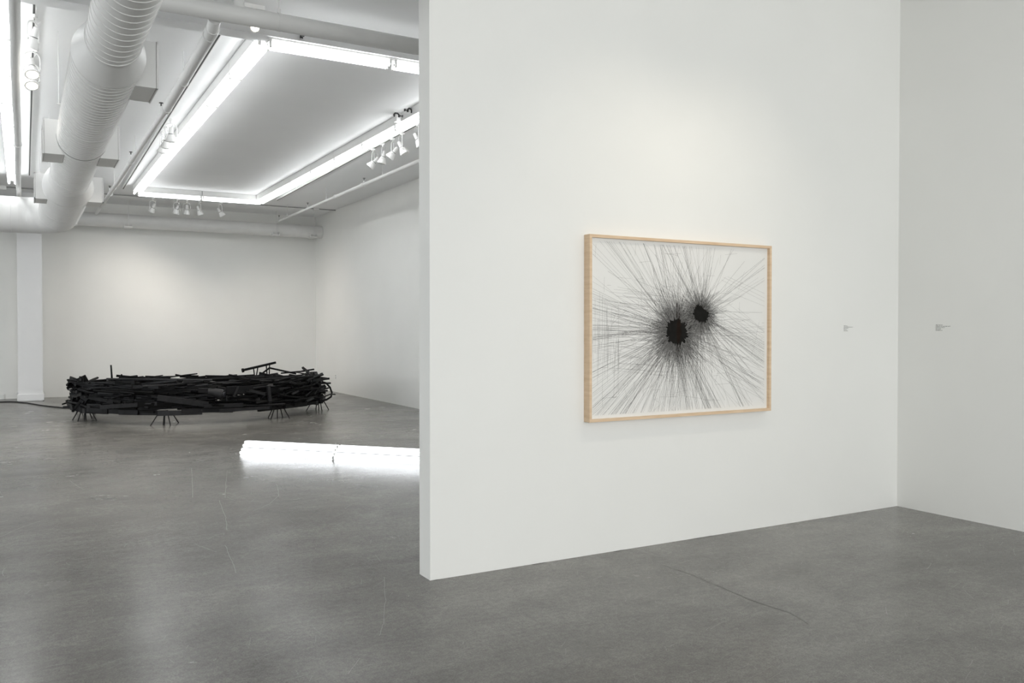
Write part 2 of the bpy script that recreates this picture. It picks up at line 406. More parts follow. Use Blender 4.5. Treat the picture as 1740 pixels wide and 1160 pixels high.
# big crossing pipe in front
fp = pipe_thing('drain_pipe', 'thick white pipe crossing near the ceiling in front of the beam', 'pipe', (2, 7.3, CEIL))
wpart(fp, MB().sweep([(-4.9, 7.3, 4.088), (1.2, 7.3, 4.086), (6.39, 7.3, 4.082)], .073, 28), 'pipe', PIPE)
wpart(fp, MB().sweep([(1.575, 7.3, 4.14), (1.575, 7.3, CEIL)], .042, 20).sweep([(1.575, 7.3, 4.135), (1.575, 7.3, 4.165)], .047, 20), 'riser', PIPE)
for x in (1.905, 4.6, -1.2):
    wpart(fp, MB().sweep([(x-.014, 7.3, 4.086), (x+.014, 7.3, 4.086)], .0765, 28).mm(x-.014, x+.014, 7.295, 7.305, 4.15, 4.20).sweep([(x, 7.3, 4.18), (x, 7.3, CEIL)], .005, 6), 'hanger', PIPE)
# pipe going back from the crossing pipe
lp = pipe_thing('branch_pipe', 'white pipe running back beside the duct, thick near end and thinner far end', 'pipe', (1.42, 10, CEIL))
wpart(lp, MB().sweep([(1.395, 7.378, 4.04), (1.395, 7.43, 4.01), (1.40, 7.56, 3.985), (1.42, 9.0, 3.98), (1.43, 10.35, 3.975)], .05, 20), 'thick_pipe', PIPE)
wpart(lp, MB().sweep([(1.397, 7.48, 4.0), (1.398, 7.55, 3.987)], .057, 20), 'coupling', PIPE)
wpart(lp, MB().sweep([(1.399, 7.62, 3.985), (1.399, 7.64, 3.985)], .056, 20), 'coupling', PIPE)
wpart(lp, MB().sweep([(1.43, 10.30, 3.975), (1.43, 10.38, 3.975)], .057, 20), 'coupling', PIPE)
wpart(lp, MB().sweep([(1.43, 10.35, 3.975), (1.42, 15, 3.97), (1.40, 20.44, 3.965)], .034, 16), 'thin_pipe', PIPE)
for y in (13.9, 17.4): wpart(lp, MB().sweep([(1.423, y-.05, 3.97), (1.423, y+.05, 3.97)], .043, 16), 'coupling', PIPE)
for y in (9.14, 13.41, 16.6): wpart(lp, MB().sweep([(1.425, y, 3.99), (1.425, y, CEIL)], .005, 6).sweep([(1.425, y-.01, 3.975), (1.425, y+.01, 3.975)], .052 if y < 10 else .037, 16), 'hanger', PIPE)
# pipe at far left
xs = []
for k in range(40):
    y = 2.5+17.9*k/39; xs.append((-.035+.004*math.sin(y*1.1)+.0015*math.sin(y*4), y, 3.92 + (0 if y < 19.6 else -.02)))
wp = pipe_thing('conduit_pipe', 'white pipe between the left edge lights and the spotlight track', 'pipe', (-.035, 10, CEIL))
wpart(wp, MB().sweep(xs, .040, 16), 'pipe', PIPE)
wpart(wp, MB().sweep([(-.03, 19.0, 3.92), (-.03, 19.12, 3.92)], .046, 16), 'coupling', PIPE)
wpart(wp, MB().sweep([(-.035, 13.0, 3.92), (-.035, 13.05, 3.92)], .052, 16), 'coupling', PIPE)
for y in (5.2, 11.0, 16.8): wpart(wp, MB().sweep([(-.035, y, 3.94), (-.035, y, CEIL)], .005, 6), 'hanger', PIPE)
# sprinkler line on the right
sp = pipe_thing('sprinkler_pipe', 'slim white sprinkler pipe hung on rods beside the right wall', 'pipe', (5.2, 14, CEIL))
wpart(sp, MB().sweep([(5.12, 7.42, 4.0), (5.17, 11.8, 4.0), (5.19, 15.8, 4.0)], .031, 16), 'pipe', PIPE)
wpart(sp, MB().sweep([(5.19, 15.8, 4.0), (5.215, 20.05, 4.0)], .025, 16), 'pipe', PIPE)
wpart(sp, MB().sweep([(5.19, 15.74, 4.0), (5.19, 15.86, 4.0)], .041, 16), 'coupling', PIPE)
wpart(sp, MB().sweep([(5.182, 14.24, 4.0), (5.182, 14.36, 4.0)], .04, 16), 'coupling', PIPE)
for y in (9.6, 13.41, 16.44, 19.29): wpart(sp, MB().sweep([(5.2, y, 4.0), (5.2, y, CEIL)], .005, 6).mm(5.19, 5.21, y-.012, y+.012, 3.96, 4.07), 'hanger', PIPE)
def sprinkler_head(par, x, y, z, rr_):
    wpart(par, MB().sweep([(x, y, z), (x, y, z+.075), (x, y, z+.08)], [.018, .018, .010], 10), 'head_fitting', PIPE)
    wpart(par, MB().sweep([(x, y, z+.08), (x, y, z+.115)], .007, 8).sweep([(x, y, z+.115), (x, y, z+.121)], .024, 12), 'sprinkler_head', DARK)
for y in (14.3, 17.7, 20.0): sprinkler_head(sp, 5.2, y, 4.0, .03)
for y in (10.66, 13.84, 17.35): sprinkler_head(lp, 1.415, y, 3.99, .034)
# back pipe
bp_ = pipe_thing('rainwater_pipe', 'thick white pipe along the top of the back wall', 'pipe', (4, 20.6, CEIL))
wpart(bp_, MB().sweep([(.45, 20.62, 3.86), (6.395, 20.62, 3.855)], .150, 32), 'pipe', PIPE)
for x in (1.50, 1.62, 5.75, 5.86): wpart(bp_, MB().sweep([(x-.018, 20.62, 3.857), (x+.018, 20.62, 3.857)], .156, 32), 'coupling', PIPE)
for x in (.95, 2.03, 5.25, 6.16): wpart(bp_, MB().mm(x-.085, x+.085, 20.44, 20.72, 3.70, 3.735, bevel=.004).mm(x-.085, x-.078, 20.45, 20.70, 3.735, 3.79).mm(x+.078, x+.085, 20.45, 20.70, 3.735, 3.79).sweep([(x, 20.44, 3.73), (x, 20.44, CEIL)], .006, 6), 'hanger', PIPE)
# conduit with junction box on the ceiling at the back
cd = pipe_thing('ceiling_conduit', 'thin conduit crossing the ceiling just before the back wall', 'conduit', (2, 19.5, CEIL))
wpart(cd, MB().sweep([(-4.9, 19.5, 4.262), (6.39, 19.5, 4.262)], .012, 8), 'conduit', GREYM)
wpart(cd, MB().mm(5.86, 5.98, 19.44, 19.56, 4.225, CEIL, bevel=.004), 'junction_box', WHITE)
wpart(cd, MB().mm(-.52, -.25, 19.40, 19.56, 4.20, CEIL, bevel=.004), 'junction_box', WHITE)
# thin loose cable pipe left of the edge lights
ob = tag(MB().sweep([(-.52, 9, 4.25), (-.52, 13, 4.25), (-.50, 17.2, 4.25), (-.45, 18.6, 4.24)], .02, 10).build('side_conduit', PIPE), 'thin white conduit on the ceiling left of the edge lights', 'conduit')

# ------------------------------------------------------------------ lighting tracks
def track(label, x0, x1, y0, y1):
    t = thing('lighting_track', label, 'light track', ((x0+x1)/2, (y0+y1)/2, CEIL))
    dx, dy = x1-x0, y1-y0; ln = math.hypot(dx, dy); a = math.atan2(dy, dx)
    R_ = Matrix.Rotation(a, 3, 'Z')
    MB().box((0, 0, -.018), (ln, .036, .036), R_).build('track_channel', WHITE, t)
    MB().box((0, 0, -.0365), (ln-.02, .016, .003), R_).build('track_slot', DARK, t)
    return t
track('white lighting track with dark slot between the left edge lights and the duct', .098, .13, 4.0, 17.7)
track('white lighting track with dark slot left of the lit rectangle', 1.62, 1.745, 8.02, 18.5)
track('white lighting track holding five spotlights beside the right wall', 4.62, 4.77, 8.4, 18.5)
track('white lighting track across the far end above five spotlights', 2.2, 4.2, 19.42, 19.42)
track('short white lighting track between the crossing pipe and the beam', 1.66, 1.84, 7.53, 7.53)

# ------------------------------------------------------------------ spotlights
def spot(label, group, loc, yaw, tilt, lit=False, power=0, cone=105, color=(1, .91, .81), L0=.20):
    """gimbal spotlight: mount at z=0 (track), yoke arms, head tilted about the yoke pivot. tilt 0 = straight down"""
    t = thing('track_spotlight', label, 'spotlight', loc, yaw, group)
    MB().mm(-.018, .018, -.035, .035, -.03, 0, bevel=.003).sweep([(0, 0, -.03), (0, 0, -.055)], .011, 10).build('track_adapter', WHITE, t)
    yk = MB(); w_ = .072; pz = -.225
    arc = [(-w_, 0, pz), (-w_, 0, -.12)] + [(-w_*math.cos(a), 0, -.12+.062*math.sin(a)) for a in [PI*k/10 for k in range(1, 10)]] + [(w_, 0, -.12), (w_, 0, pz)]
    yk.sweep(arc, .0065, 8)
    for s in (-1, 1): yk.sweep([(s*w_*1.08, 0, pz), (s*w_*.86, 0, pz)], .011, 10)
    yk.build('yoke', WHITE, t)
    # head profile along local -Z (front) ; back at +Z
    prof_ = [(.115, .020), (.113, .026), (.040, .029), (.030, .032), (.024, .031), (.0, .044), (-.045, .060), (-.058, .066), (-.075, .067), (-.077, .062), (-.068, .058)]
    h = MB().sweep([(0, 0, z) for z, r in prof_], [r for z, r in prof_], 28).build('lamp_head', WHITE, t)
    h.location = (0, 0, pz); h.rotation_euler = (tilt, 0, 0)
    ln = MB().sweep([(0, 0, -.070), (0, 0, -.0785), (0, 0, -.084)], [.055, .050, .02], 24).build('lamp_lens', LENS if lit else LENSOFF, h)
    MB().sweep([(0, 0, .022), (0, 0, .029)], .0335, 20).build('seam_ring', SEAM, h)
    # loose lead from the adapter to the back of the head
    d = Vector((0, -math.sin(tilt), math.cos(tilt)))*.112 + Vector((0, 0, pz))
    m0 = (Vector((.02, 0, -.05))+d)/2 + Vector((.035, -.02*math.copysign(1, tilt or 1), .03))
    MB().sweep([(.015, 0, -.045), (.035, 0, -.07), tuple(m0), tuple(d+Vector((.01, 0, .012))), tuple(d)], .0035, 6).build('lead_wire', WHITE, t)
    if power:
        l = bpy.data.lights.new('spot_beam', 'SPOT'); l.energy = power; l.color = color; l.spot_size = math.radians(cone); l.spot_blend = 1.0; l.shadow_soft_size = .05
        lo = bpy.data.objects.new('spot_beam', l); COL.objects.link(lo); lo.parent = h; lo.location = (0, 0, -.095)
    return t
TZ = CEIL-.036
# yaw turns local axes; with yaw 0 the head tilts in the Y-Z plane (tilt>0 aims the front to +Y)
GB = 'spotlights on the far track'
for x, yaw, tilt, pw, lab in ((2.40, .5, .60, 30, 'small white spotlight on the far track, leftmost of five, facing lower left'),
                              (2.875, .5, .42, 36, 'small white spotlight on the far track, second from left, facing lower left'),
                              (3.08, .0, .25, 36, 'small white spotlight on the far track, middle one of five, hanging straight'),
                              (3.335, -1.3, .38, 44, 'small white spotlight on the far track, fourth from left, facing slightly right'),
                              (3.78, -1.4, .62, 50, 'small white spotlight on the far track, rightmost of five, facing lower right')):
    spot(lab, GB, (x, 19.42, TZ), yaw, tilt, power=pw)
GR = 'spotlights on the right track'
for y, yaw, tilt, pw, lab in ((12.44, .95, .75, 60, 'white spotlight on the right track, farthest of five, facing lower left'),
                              (12.02, .95, .25, 0, 'white spotlight on the right track, second farthest, head nearly upright'),
                              (11.62, .95, .70, 60, 'white spotlight on the right track, middle of five, tipped steeply left'),
                              (11.24, -2.0, .48, 0, 'white spotlight on the right track, second nearest, facing lower right'),
                              (10.66, -2.0, .50, 60, 'white spotlight on the right track, beside the partition edge, facing lower right')):
    spot(lab, GR, (4.645+(y-10.5)*.013, y, TZ), yaw, tilt, power=pw)
GL = 'spotlights on the left track'
spot('white spotlight near the top left corner, head in profile pointing down', GL, (.10, 8.62, TZ), .9, .35, lit=True)
spot('lit white spotlight at top left, upper one of the two glowing toward the viewer', GL, (.10, 9.58, TZ), .1, -.55, lit=True, power=20)
spot('lit white spotlight at top left, lower one of the two glowing toward the viewer', GL, (.10, 10.02, TZ), .1, -.55, lit=True, power=20)
GC = 'spotlights on the track beside the rectangle'
for y, yaw, tilt, lab in ((12.0, -.1, .1, 'white spotlight beside the rectangle of lights, nearest of the cluster of three'),
                          (12.46, .5, .2, 'white spotlight beside the rectangle of lights, middle one of the cluster of three'),
                          (12.82, .9, .3, 'white spotlight beside the rectangle of lights, farthest of the cluster of three')):
    spot(lab, GC, (1.67+(y-8.0)*.0105, y, TZ), yaw, tilt, power=40)
t = spot('lit spotlight half hidden behind the crossing pipe above the light corner', None, (1.745, 7.53, TZ), .05, -1.2, lit=True, power=6); t.scale = (.68, .68, .68)
# gallery spotlights of the front room, above the picture frame
for k, x in enumerate((3.55, 4.35)):
    spot('white spotlight on the front room ceiling aimed at the %s half of the drawing' % ('left' if k == 0 else 'right'), 'spotlights of the front room', (x, 3.05, CEIL), 0, .62, power=17, cone=75, color=(1, .90, .74))

# black clamps
def clamp(label, loc, a):
    t = thing('clamp', label, 'clamp', loc, a, 'black clamps on the light rows')
    MB().sweep([(0, 0, 0), (0, 0, .03)], .014, 10).sweep([(0, 0, .03), (.02, 0, .05), (.05, 0, .05), (.065, 0, .03), (.06, 0, .005)], .011, 8).build('jaw', DARK, t)
    MB().sweep([(-.045, 0, .02), (.005, 0, .02)], .007, 8).sweep([(-.05, 0, .02), (-.043, 0, .02)], .017, 10).build('screw', DARK, t)
clamp('black clamp with screw knob on the inner side of the right light row', (4.195, 10.24, 4.19), PI*.95)
clamp('black curved clamp close to the partition edge on the right light row', (4.205, 9.98, 4.20), PI*.1)
clamp('small black clamp at the beam above the front light row', (2.24, 7.80, 4.15), PI/2)
tag(MB().mm(4.20, 4.275, 10.34, 10.44, 4.17, CEIL).build('fixture_bracket', WHITE), 'white metal bracket beside the black clamp on the right light row', 'bracket')

# ------------------------------------------------------------------ floor piece of fluorescent tubes
a0 = Vector((2.225, 10.43, 0)); dr = (Vector((3.805, 8.665, 0))-a0).normalized(); nr = Vector((-dr.y, dr.x, 0))
if nr.y < 0: nr = -nr
fl = thing('tube_light_sculpture', 'glowing pile of white fluorescent tubes lying on the concrete floor beside the partition', 'light sculpture', tuple(a0))
inv = Matrix.Translation(-a0)
TL = 1.262; rad = .019
for seg in range(3):
    for row, cnt in enumerate((5, 4, 3, 2)):
        for k in range(cnt):
            off = (k-(cnt-1)/2)*.040 + .10
            z = rad+.001 + row*.0345 + (.012 if row >= 2 else 0)
            st = seg*(TL+.004) + row*.008
            b0 = a0 + dr*st + nr*off + Vector((0, 0, z)); b1 = b0 + dr*(TL-.004)
            o = MB().sweep([b0+dr*.009, b1-dr*.009], rad, 12).build('fluorescent_tube', FTUBE); o.parent = fl; o.matrix_parent_inverse = inv
            if row == 0 or k == 0 or k == cnt-1:
                c = MB().sweep([b0, b0+dr*.010], rad*.96, 12).sweep([b1-dr*.010, b1], rad*.96, 12).build('end_cap', CAPM); c.parent = o
for seg in range(3):  # grey strips added to draw the dark gap between tube layers
    g0 = a0 + dr*(seg*(TL+.012)+.01) + Vector((0, 0, rad*2+.001+.0345+.006)); g1 = g0 + dr*(TL-.02)
    for n0 in (.046, .154): rr_ = MB().box((g0+g1)/2+nr*n0, (TL-.02, .012, .009), Matrix.Rotation(math.atan2(dr.y, dr.x), 3, 'Z')).build('gap_shade_strip', GREYM); rr_.parent = fl; rr_.matrix_parent_inverse = inv
o = MB().sweep([a0+dr*1.268+nr*x+Vector((0, 0, z)) for x, z in ((-.004, .002), (.0, .04), (.03, .09), (.055, .155), (.06, .185))], .003, 6).build('binding_wire', GREYM); o.parent = fl; o.matrix_parent_inverse = inv

# ------------------------------------------------------------------ black ring sculpture
RC = Vector((2.8, 16.12, 0)); RR = 2.0
ring = thing('scrap_wood_sculpture', 'large low ring of black painted scrap wood standing on thin splayed legs', 'sculpture', tuple(RC))
rinv = Matrix.Translation(-RC)
def rp(mb, name, m, par=None, kind=None):
    o = mb.build(name, m); o.parent = par or ring
    if not par: o.matrix_parent_inverse = rinv
    if kind: o['kind'] = kind
    return o
rnd = random.Random(21)
def piece(mb, ang, z, roff, ln, kind, yaw, pitch, roll, w_, h_):
    over = math.hypot(RR+roff, ln/2) + abs(math.sin(yaw))*ln/2 - (RR+.235)
    if over > 0: roff -= over
    c = RC + Vector((math.cos(ang), math.sin(ang), 0))*(RR+roff) + Vector((0, 0, z))
    tan = ang + PI/2 + yaw
    R_ = Matrix.Rotation(tan, 3, 'Z') @ Matrix.Rotation(pitch, 3, 'Y') @ Matrix.Rotation(roll, 3, 'X')
    if kind == 'pole':
        d = R_ @ Vector((ln/2, 0, 0)); n_ = 5; b = rnd.uniform(-.03, .03)
        side = R_ @ Vector((0, 0, 1))
        mb.sweep([c - d + d*2*i/n_ + side*b*math.sin(PI*i/n_) for i in range(n_+1)], [w_*rnd.uniform(.85, 1.1) for i in range(n_+1)], 8)
    else:
        mb.box(c, (ln, w_, h_), R_)
def rprof(z):   # outward bulge of the body at height z
    return .16 - .42*max(0, z-.35)
items = []
for i in range(900):
    ang = rnd.uniform(0, 2*PI)
    z = rnd.uniform(.19, .63)
    front = -math.sin(ang)          # 1 in front, -1 at back
    top = .69 if front > -.2 else .585
    if front < -.3 and z > .43 and z < .52 and rnd.random() < .75: continue
    z = .19 + (top-.05-.19)*((z-.19)/.44)
    kd = rnd.choices(['pole', 'board', 'beam'], [6, 3, 2])[0]
    ln = rnd.choice([.35, .5, .7, .9, 1.1, 1.4]) * rnd.uniform(.8, 1.2)
    roff = rnd.uniform(-.24, 1)*1.0
    roff = rprof(z)*rnd.uniform(-1.4, 1.05) - ln*ln/(8*RR)*.5
    yaw = rnd.gauss(0, .12); pitch = rnd.gauss(0, .085)
    if kd == 'pole': w_, h_ = rnd.uniform(.009, .022), 0
    elif kd == 'board': w_, h_ = rnd.uniform(.012, .025), rnd.uniform(.03, .075)
    else: w_, h_ = rnd.uniform(.025, .05), rnd.uniform(.02, .04)
    roll = rnd.gauss(0, .35)
    zlo = .155 + abs(math.sin(pitch))*ln/2 + h_/2
    z = max(z, zlo); z = min(z, top+.03-abs(math.sin(pitch))*ln/2)
    vis = (front+1.3)*(roff+.6)*ln*(h_ if kd != 'pole' else .03)
    items.append((vis, ang, z, roff, ln, kd, yaw, pitch, roll, w_, h_))
# long skirt boards at the bottom edge
for i in range(26):
    ang = 2*PI*i/26 + rnd.uniform(-.06, .06); ln = rnd.uniform(.6, .95)
    items.append((9, ang, .195+rnd.uniform(-.01, .02), .13-ln*ln/(16*RR)+rnd.uniform(-.02, .03), ln, 'board', rnd.gauss(0, .05), rnd.gauss(0, .015), rnd.gauss(0, .1), .03, rnd.uniform(.05, .08)))
for i in range(60):
    ang = rnd.uniform(0, 2*PI); ln = rnd.uniform(.15, .4)
    items.append((.03, ang, rnd.uniform(.25, .60 if math.sin(ang) < .2 else .42), rnd.uniform(-.1, .07), ln*.8, rnd.choice(['pole', 'board']), rnd.gauss(0, .6), rnd.gauss(0, .35), rnd.gauss(0, .6), rnd.uniform(.01, .02), rnd.uniform(.02, .05)))
items.sort(key=lambda a: -a[0])
bulk = [MB(), MB(), MB()]
cnt = {'pole': 0, 'board': 0, 'beam': 0}
NAMES = {'pole': 'round_stick', 'board': 'plank', 'beam': 'batten'}
for i, it in enumerate(items):
    _, ang, z, roff, ln, kd, yaw, pitch, roll, w_, h_ = it
    if cnt[kd] < (80 if kd != 'beam' else 50) and _ > .02:
        cnt[kd] += 1
        m_ = MB(); piece(m_, ang, z, roff, ln, kd, yaw, pitch, roll, w_, h_)
        rp(m_, NAMES[kd], rnd.choice(BLK + ([BLKL] if rnd.random() < .35 else [])))
    else: piece(bulk[i % 3], ang, z, roff, ln, kd, yaw, pitch, roll, w_, h_)
for k, m_ in enumerate(bulk): rp(m_, 'scrap_wood', BLK[k], kind='stuff')
# legs: eight bundles of thin rods
foot_sets = {196: [(.704, 15.725), (.765, 15.426), (.865, 15.50), (.89, 15.516), (.991, 15.70), (1.037, 15.396)],
             245: [(1.698, 14.168), (1.89, 14.225), (1.905, 14.21), (1.974, 14.071), (2.142, 14.407)],
             297: [(3.562, 14.452), (3.535, 14.169), (3.681, 14.324), (3.807, 14.459), (3.859, 14.221)],
             339: [(4.48, 15.383), (4.706, 15.546), (4.715, 15.393), (4.70, 15.15), (4.893, 15.365)]}
for a in (25, 68, 112, 155):
    c = RC + Vector((math.cos(math.radians(a)), math.sin(math.radians(a)), 0))*RR
    foot_sets[a] = [(c.x+.17*math.cos(q_), c.y+.17*math.sin(q_)) for q_ in [2*PI*k/5+a for k in range(5)]]
for a, fs in foot_sets.items():
    cx = sum(f[0] for f in fs)/len(fs); cy = sum(f[1] for f in fs)/len(fs)
    for fx, fy in fs:
        rp(MB().sweep([(fx, fy, .0), (cx+(fx-cx)*.42, cy+(fy-cy)*.42, .20)], [.0085, .0095], 8), 'leg', BLK[1])
# distinctive pieces
def stick(a, b, r, name='round_stick', m=BLK[0], n=8): return rp(MB().sweep([a, b], r, n), name, m)
def plank(c, size, rz, rx=0, ry=0, m=BLK[1], name='plank'):
    R_ = Matrix.Rotation(rz, 3, 'Z') @ Matrix.Rotation(ry, 3, 'Y') @ Matrix.Rotation(rx, 3, 'X')
    return rp(MB().box(c, size, R_), name, m)
bat = stick((3.93, 18.0, .640), (4.60, 18.0, .785), [.026, .024], 'raised_pole')
rp(MB().sweep([(3.905, 18.0, .632), (3.945, 18.0, .640)], .042, 12), 'pole_knob', BLK[0], bat)
for x0, x1, zt in ((4.16, 4.14, .69), (4.20, 4.23, .70), (4.42, 4.40, .74), (4.46, 4.47, .745)): stick((x0, 18.0, .52), (x1, 18.0, zt), .012)
stick((4.36, 17.6, .695), (4.86, 17.4, .57), .018); stick((4.37, 17.6, .695), (4.22, 17.7, .56), .018)
stick((4.5, 17.2, .60), (4.86, 16.6, .665), .014); stick((4.75, 16.6, .66), (4.93, 16.4, .70), .016)
stick((1.335, 16.4, .862), (1.352, 16.4, .56), [.013, .017])
stick((1.42, 16.3, .58), (1.50, 16.3, .70), .013)
stick((.92, 15.7, .62), (.89, 15.7, .72), .006)
plank((.83, 15.62, .615), (.015, .13, .20), .35, .0, .0)
plank((.865, 15.60, .62), (.20, .02, .15), -.25, 0, 1.1, BLK[2])
plank((.85, 15.45, .33), (.24, .05, .10), -.5, 0, -.95, BLK[1]); plank((.79, 15.45, .26), (.20, .045, .07), -.5, 0, -1.0, BLK[0])
plank((.745, 15.45, .235), (.20, .03, .03), -.5, 0, -.9, BLK[2])
plank((.98, 15.05, .24), (.22, .04, .13), -.5, 0, .02, BLK[1], 'block')
plank((2.15, 13.99, .375), (.75, .03, .085), -.03, .15, .18, BLKL)
plank((1.42, 14.42, .31), (.85, .03, .06), -.42, .1, -.06, BLKL)
plank((2.75, 13.96, .285), (.60, .03, .06), .05, .1, .02, BLKL)
plank((3.0, 13.98, .52), (.42, .03, .12), .08, .1, .0, BLK[1]); plank((2.62, 13.98, .52), (.50, .02, .07), .0, .3, .06, BLKL)
plank((2.93, 13.93, .50), (.035, .012, .17), .3, 0, .45, BLKL, 'blade')
# old work lamp in the pile
lampo = rp(MB().sweep([(2.50, 13.90, .515), (2.56, 13.89, .51), (2.66, 13.86, .485), (2.70, 13.83, .47), (2.71, 13.825, .467)], [.045, .055, .075, .072, .066], 20), 'lamp_shade', BLKL)
rp(MB().sweep([(2.705, 13.823, .468), (2.735, 13.80, .462)], [.045, .035], 16), 'lamp_glass', mat('dark_glass', (.02, .02, .025), .08), lampo)
stick((2.78, 13.92, .44), (2.79, 13.92, .36), .014, 'clamp_stick', BLKL)
plank((3.48, 14.05, .44), (.05, .04, .26), .35, 0, -.12, BLKL); plank((4.23, 14.72, .43), (.055, .04, .24), .7, 0, -.14, BLKL)
plank((3.28, 14.0, .47), (.28, .02, .045), .3, 0, .28, BLKL, 'wedge')
# bent hoops at the right end
hp = [(4.72, 15.2, .53), (4.80, 15.2, .50), (4.865, 15.2, .42), (4.90, 15.2, .33), (4.885, 15.2, .25), (4.80, 15.2, .20), (4.64, 15.2, .17)]
rp(MB().sweep(hp, .018, 8), 'bent_hoop', BLK[1])
rp(MB().sweep([(4.60, 15.0, .16), (4.62, 15.0, .22), (4.70, 15.0, .275), (4.82, 15.05, .31), (4.93, 15.1, .30)], .012, 8), 'bent_hoop', BLKL)
rp(MB().sweep([(4.02, 14.5, .545), (4.20, 14.6, .55), (4.28, 14.65, .50), (4.24, 14.65, .45), (4.1, 14.6, .44)], .008, 8), 'bent_wire', BLK[1])
for a_, b_ in (((4.60, 15.4, .62), (4.93, 15.45, .565)), ((4.55, 15.6, .69), (4.63, 15.5, .60)), ((4.68, 15.5, .665), (4.60, 15.6, .56)), ((4.62, 15.2, .50), (4.92, 15.35, .49)),
               ((3.4, 14.2, .50), (4.72, 15.15, .66)), ((4.3, 14.75, .585), (4.72, 15.2, .68)), ((3.15, 14.05, .56), (4.1, 14.5, .62)), ((1.0, 15.0, .64), (2.2, 14.15, .57)), ((.9, 15.3, .50), (1.9, 14.1, .42)),
               ((1.15, 14.9, .70), (2.6, 14.1, .68)), ((3.0, 14.1, .655), (4.5, 15.1, .64))):
    stick(a_, b_, .017, m=rnd.choice([BLKL, BLK[1]]))
# cable trailing away from the ring to the left
tag(MB().sweep([(1.05, 17.2, .012), (.80, 17.87, .012), (.63, 18.15, .012), (.51, 18.4, .012), (.295, 18.9, .012), (.07, 19.6, .012), (-.1, 19.95, .012), (-.23, 20.1, .012), (-1.2, 20.3, .012), (-2.4, 20.7, .012)], .011, 8).build('power_cable', BLK[1]),
    'black cable lying on the floor from the ring sculpture past the column', 'cable')

# ------------------------------------------------------------------ framed drawing
FX0, FX1, FZ0, FZ1, FY0, FY1 = 3.200, 4.846, .886, 2.112, 4.580, 4.644
pic = thing('framed_drawing', 'large framed ink drawing of two dark bursts of lines in pale maple frame', 'picture', ((FX0+FX1)/2, FY1, (FZ0+FZ1)/2))
def pp(mb, name, m, par=None):
    o = mb.build(name, m); o.parent = par or pic; o.matrix_parent_inverse = Matrix.Translation([-c for c in pic.location]); return o
fw = .019
def rail(name, x0, x1, z0, z1):
    b = MB().mm(x0, x1, FY0, FY1, z0, z1)
    for f in b.bm.faces:
        n_ = f.normal
        if abs(n_.x) > .9 and abs(f.calc_center_median().x-(FX0)) < .001: f.material_index = 1
    pp(b, name, [WOOD, WOODS])
for x0, x1 in ((FX0, FX0+fw), (FX1-fw, FX1)):
    b = MB().mm(x0, x1, FY0, FY1, FZ0, FZ1)
    b.bm.faces.ensure_lookup_table()
    pp(b, 'frame_stile', WOODS if False else WOOD)
for z0, z1 in ((FZ0, FZ0+fw), (FZ1-fw, FZ1)): pp(MB().mm(FX0+fw, FX1-fw, FY0, FY1, z0, z1), 'frame_rail', WOOD)
pp(MB().mm(FX0+fw, FX1-fw, FY0+.026, FY1-.002, FZ0+fw, FZ1-fw), 'paper', PAPER)
ink = [MB(), MB(), MB(), MB()]
X0, X1, Z0, Z1 = FX0+fw+.022, FX1-fw-.028, FZ0+fw+.022, FZ1-fw-.018
IY = FY0+.0255
def inkline(a, b, wd, m_):
    ax, az = a; bx, bz = b
    # clip to the drawn sheet
    t0, t1 = 0.0, 1.0; dx, dz = bx-ax, bz-az
    for p_, q_ in ((-dx, ax-X0), (dx, X1-ax), (-dz, az-Z0), (dz, Z1-az)):
        if p_ == 0:
            if q_ < 0: return
        else:
            r_ = q_/p_
            if p_ < 0: t0 = max(t0, r_)
            else: t1 = min(t1, r_)
    if t1-t0 < 1e-3: return
    ax, az, bx, bz = ax+dx*t0, az+dz*t0, ax+dx*t1, az+dz*t1
    l = math.hypot(bx-ax, bz-az); nx, nz = -(bz-az)/l*wd/2, (bx-ax)/l*wd/2
    y = IY - m_*.00004
    ink[m_].quad([(ax-nx, y, az-nz), (bx-nx, y, bz-nz), (bx+nx, y, bz+nz), (ax+nx, y, az+nz)])
B1 = (3.955, 1.478); B2 = (4.172, 1.592)
ri = random.Random(5)
def burst(c, sx, sz, n, lf, reach0):
    for i in range(n):
        th = ri.uniform(0, 2*PI)
        dens, reach = lf(th)
        if ri.random() > dens: continue
        jx, jz = ri.gauss(0, sx), ri.gauss(0, sz)
        u = ri.random()
        r0 = ri.random()**2*.05
        if u < .84: r1 = reach0*(.6+abs(ri.gauss(0, .65))); m_ = 0 if ri.random() < .55 else 1; wd = .0009
        elif u < .955: r1 = .16+ri.random()*.34*reach; m_ = ri.choice([1, 2, 2]); wd = .0008
        else: r1 = .3+ri.random()*1.1*reach; m_ = ri.choice([2, 2, 2, 1]); wd = .0008
        th2 = th+ri.gauss(0, .12)
        inkline((c[0]+jx+r0*math.cos(th), c[1]+jz+r0*math.sin(th)), (c[0]+jx+r1*math.cos(th2), c[1]+jz+r1*math.sin(th2)), wd, m_)
def f1(th):
    d = math.degrees(th)
    if 190 < d < 330: return 1.0, 1.0
    if 165 < d <= 190: return .9, .9
    if 95 < d <= 165: return .75, .7
    if 330 <= d: return .7, .8
    return .6, .25
def f2(th):
    d = math.degrees(th)
    if 270 < d < 350: return .95, .9
    if 90 < d < 140: return .9, .7
    if 50 < d <= 90: return .6, .45
    return .65, .3
burst(B1, .042, .045, 4300, f1, .125)
burst(B2, .032, .030, 2300, f2, .095)
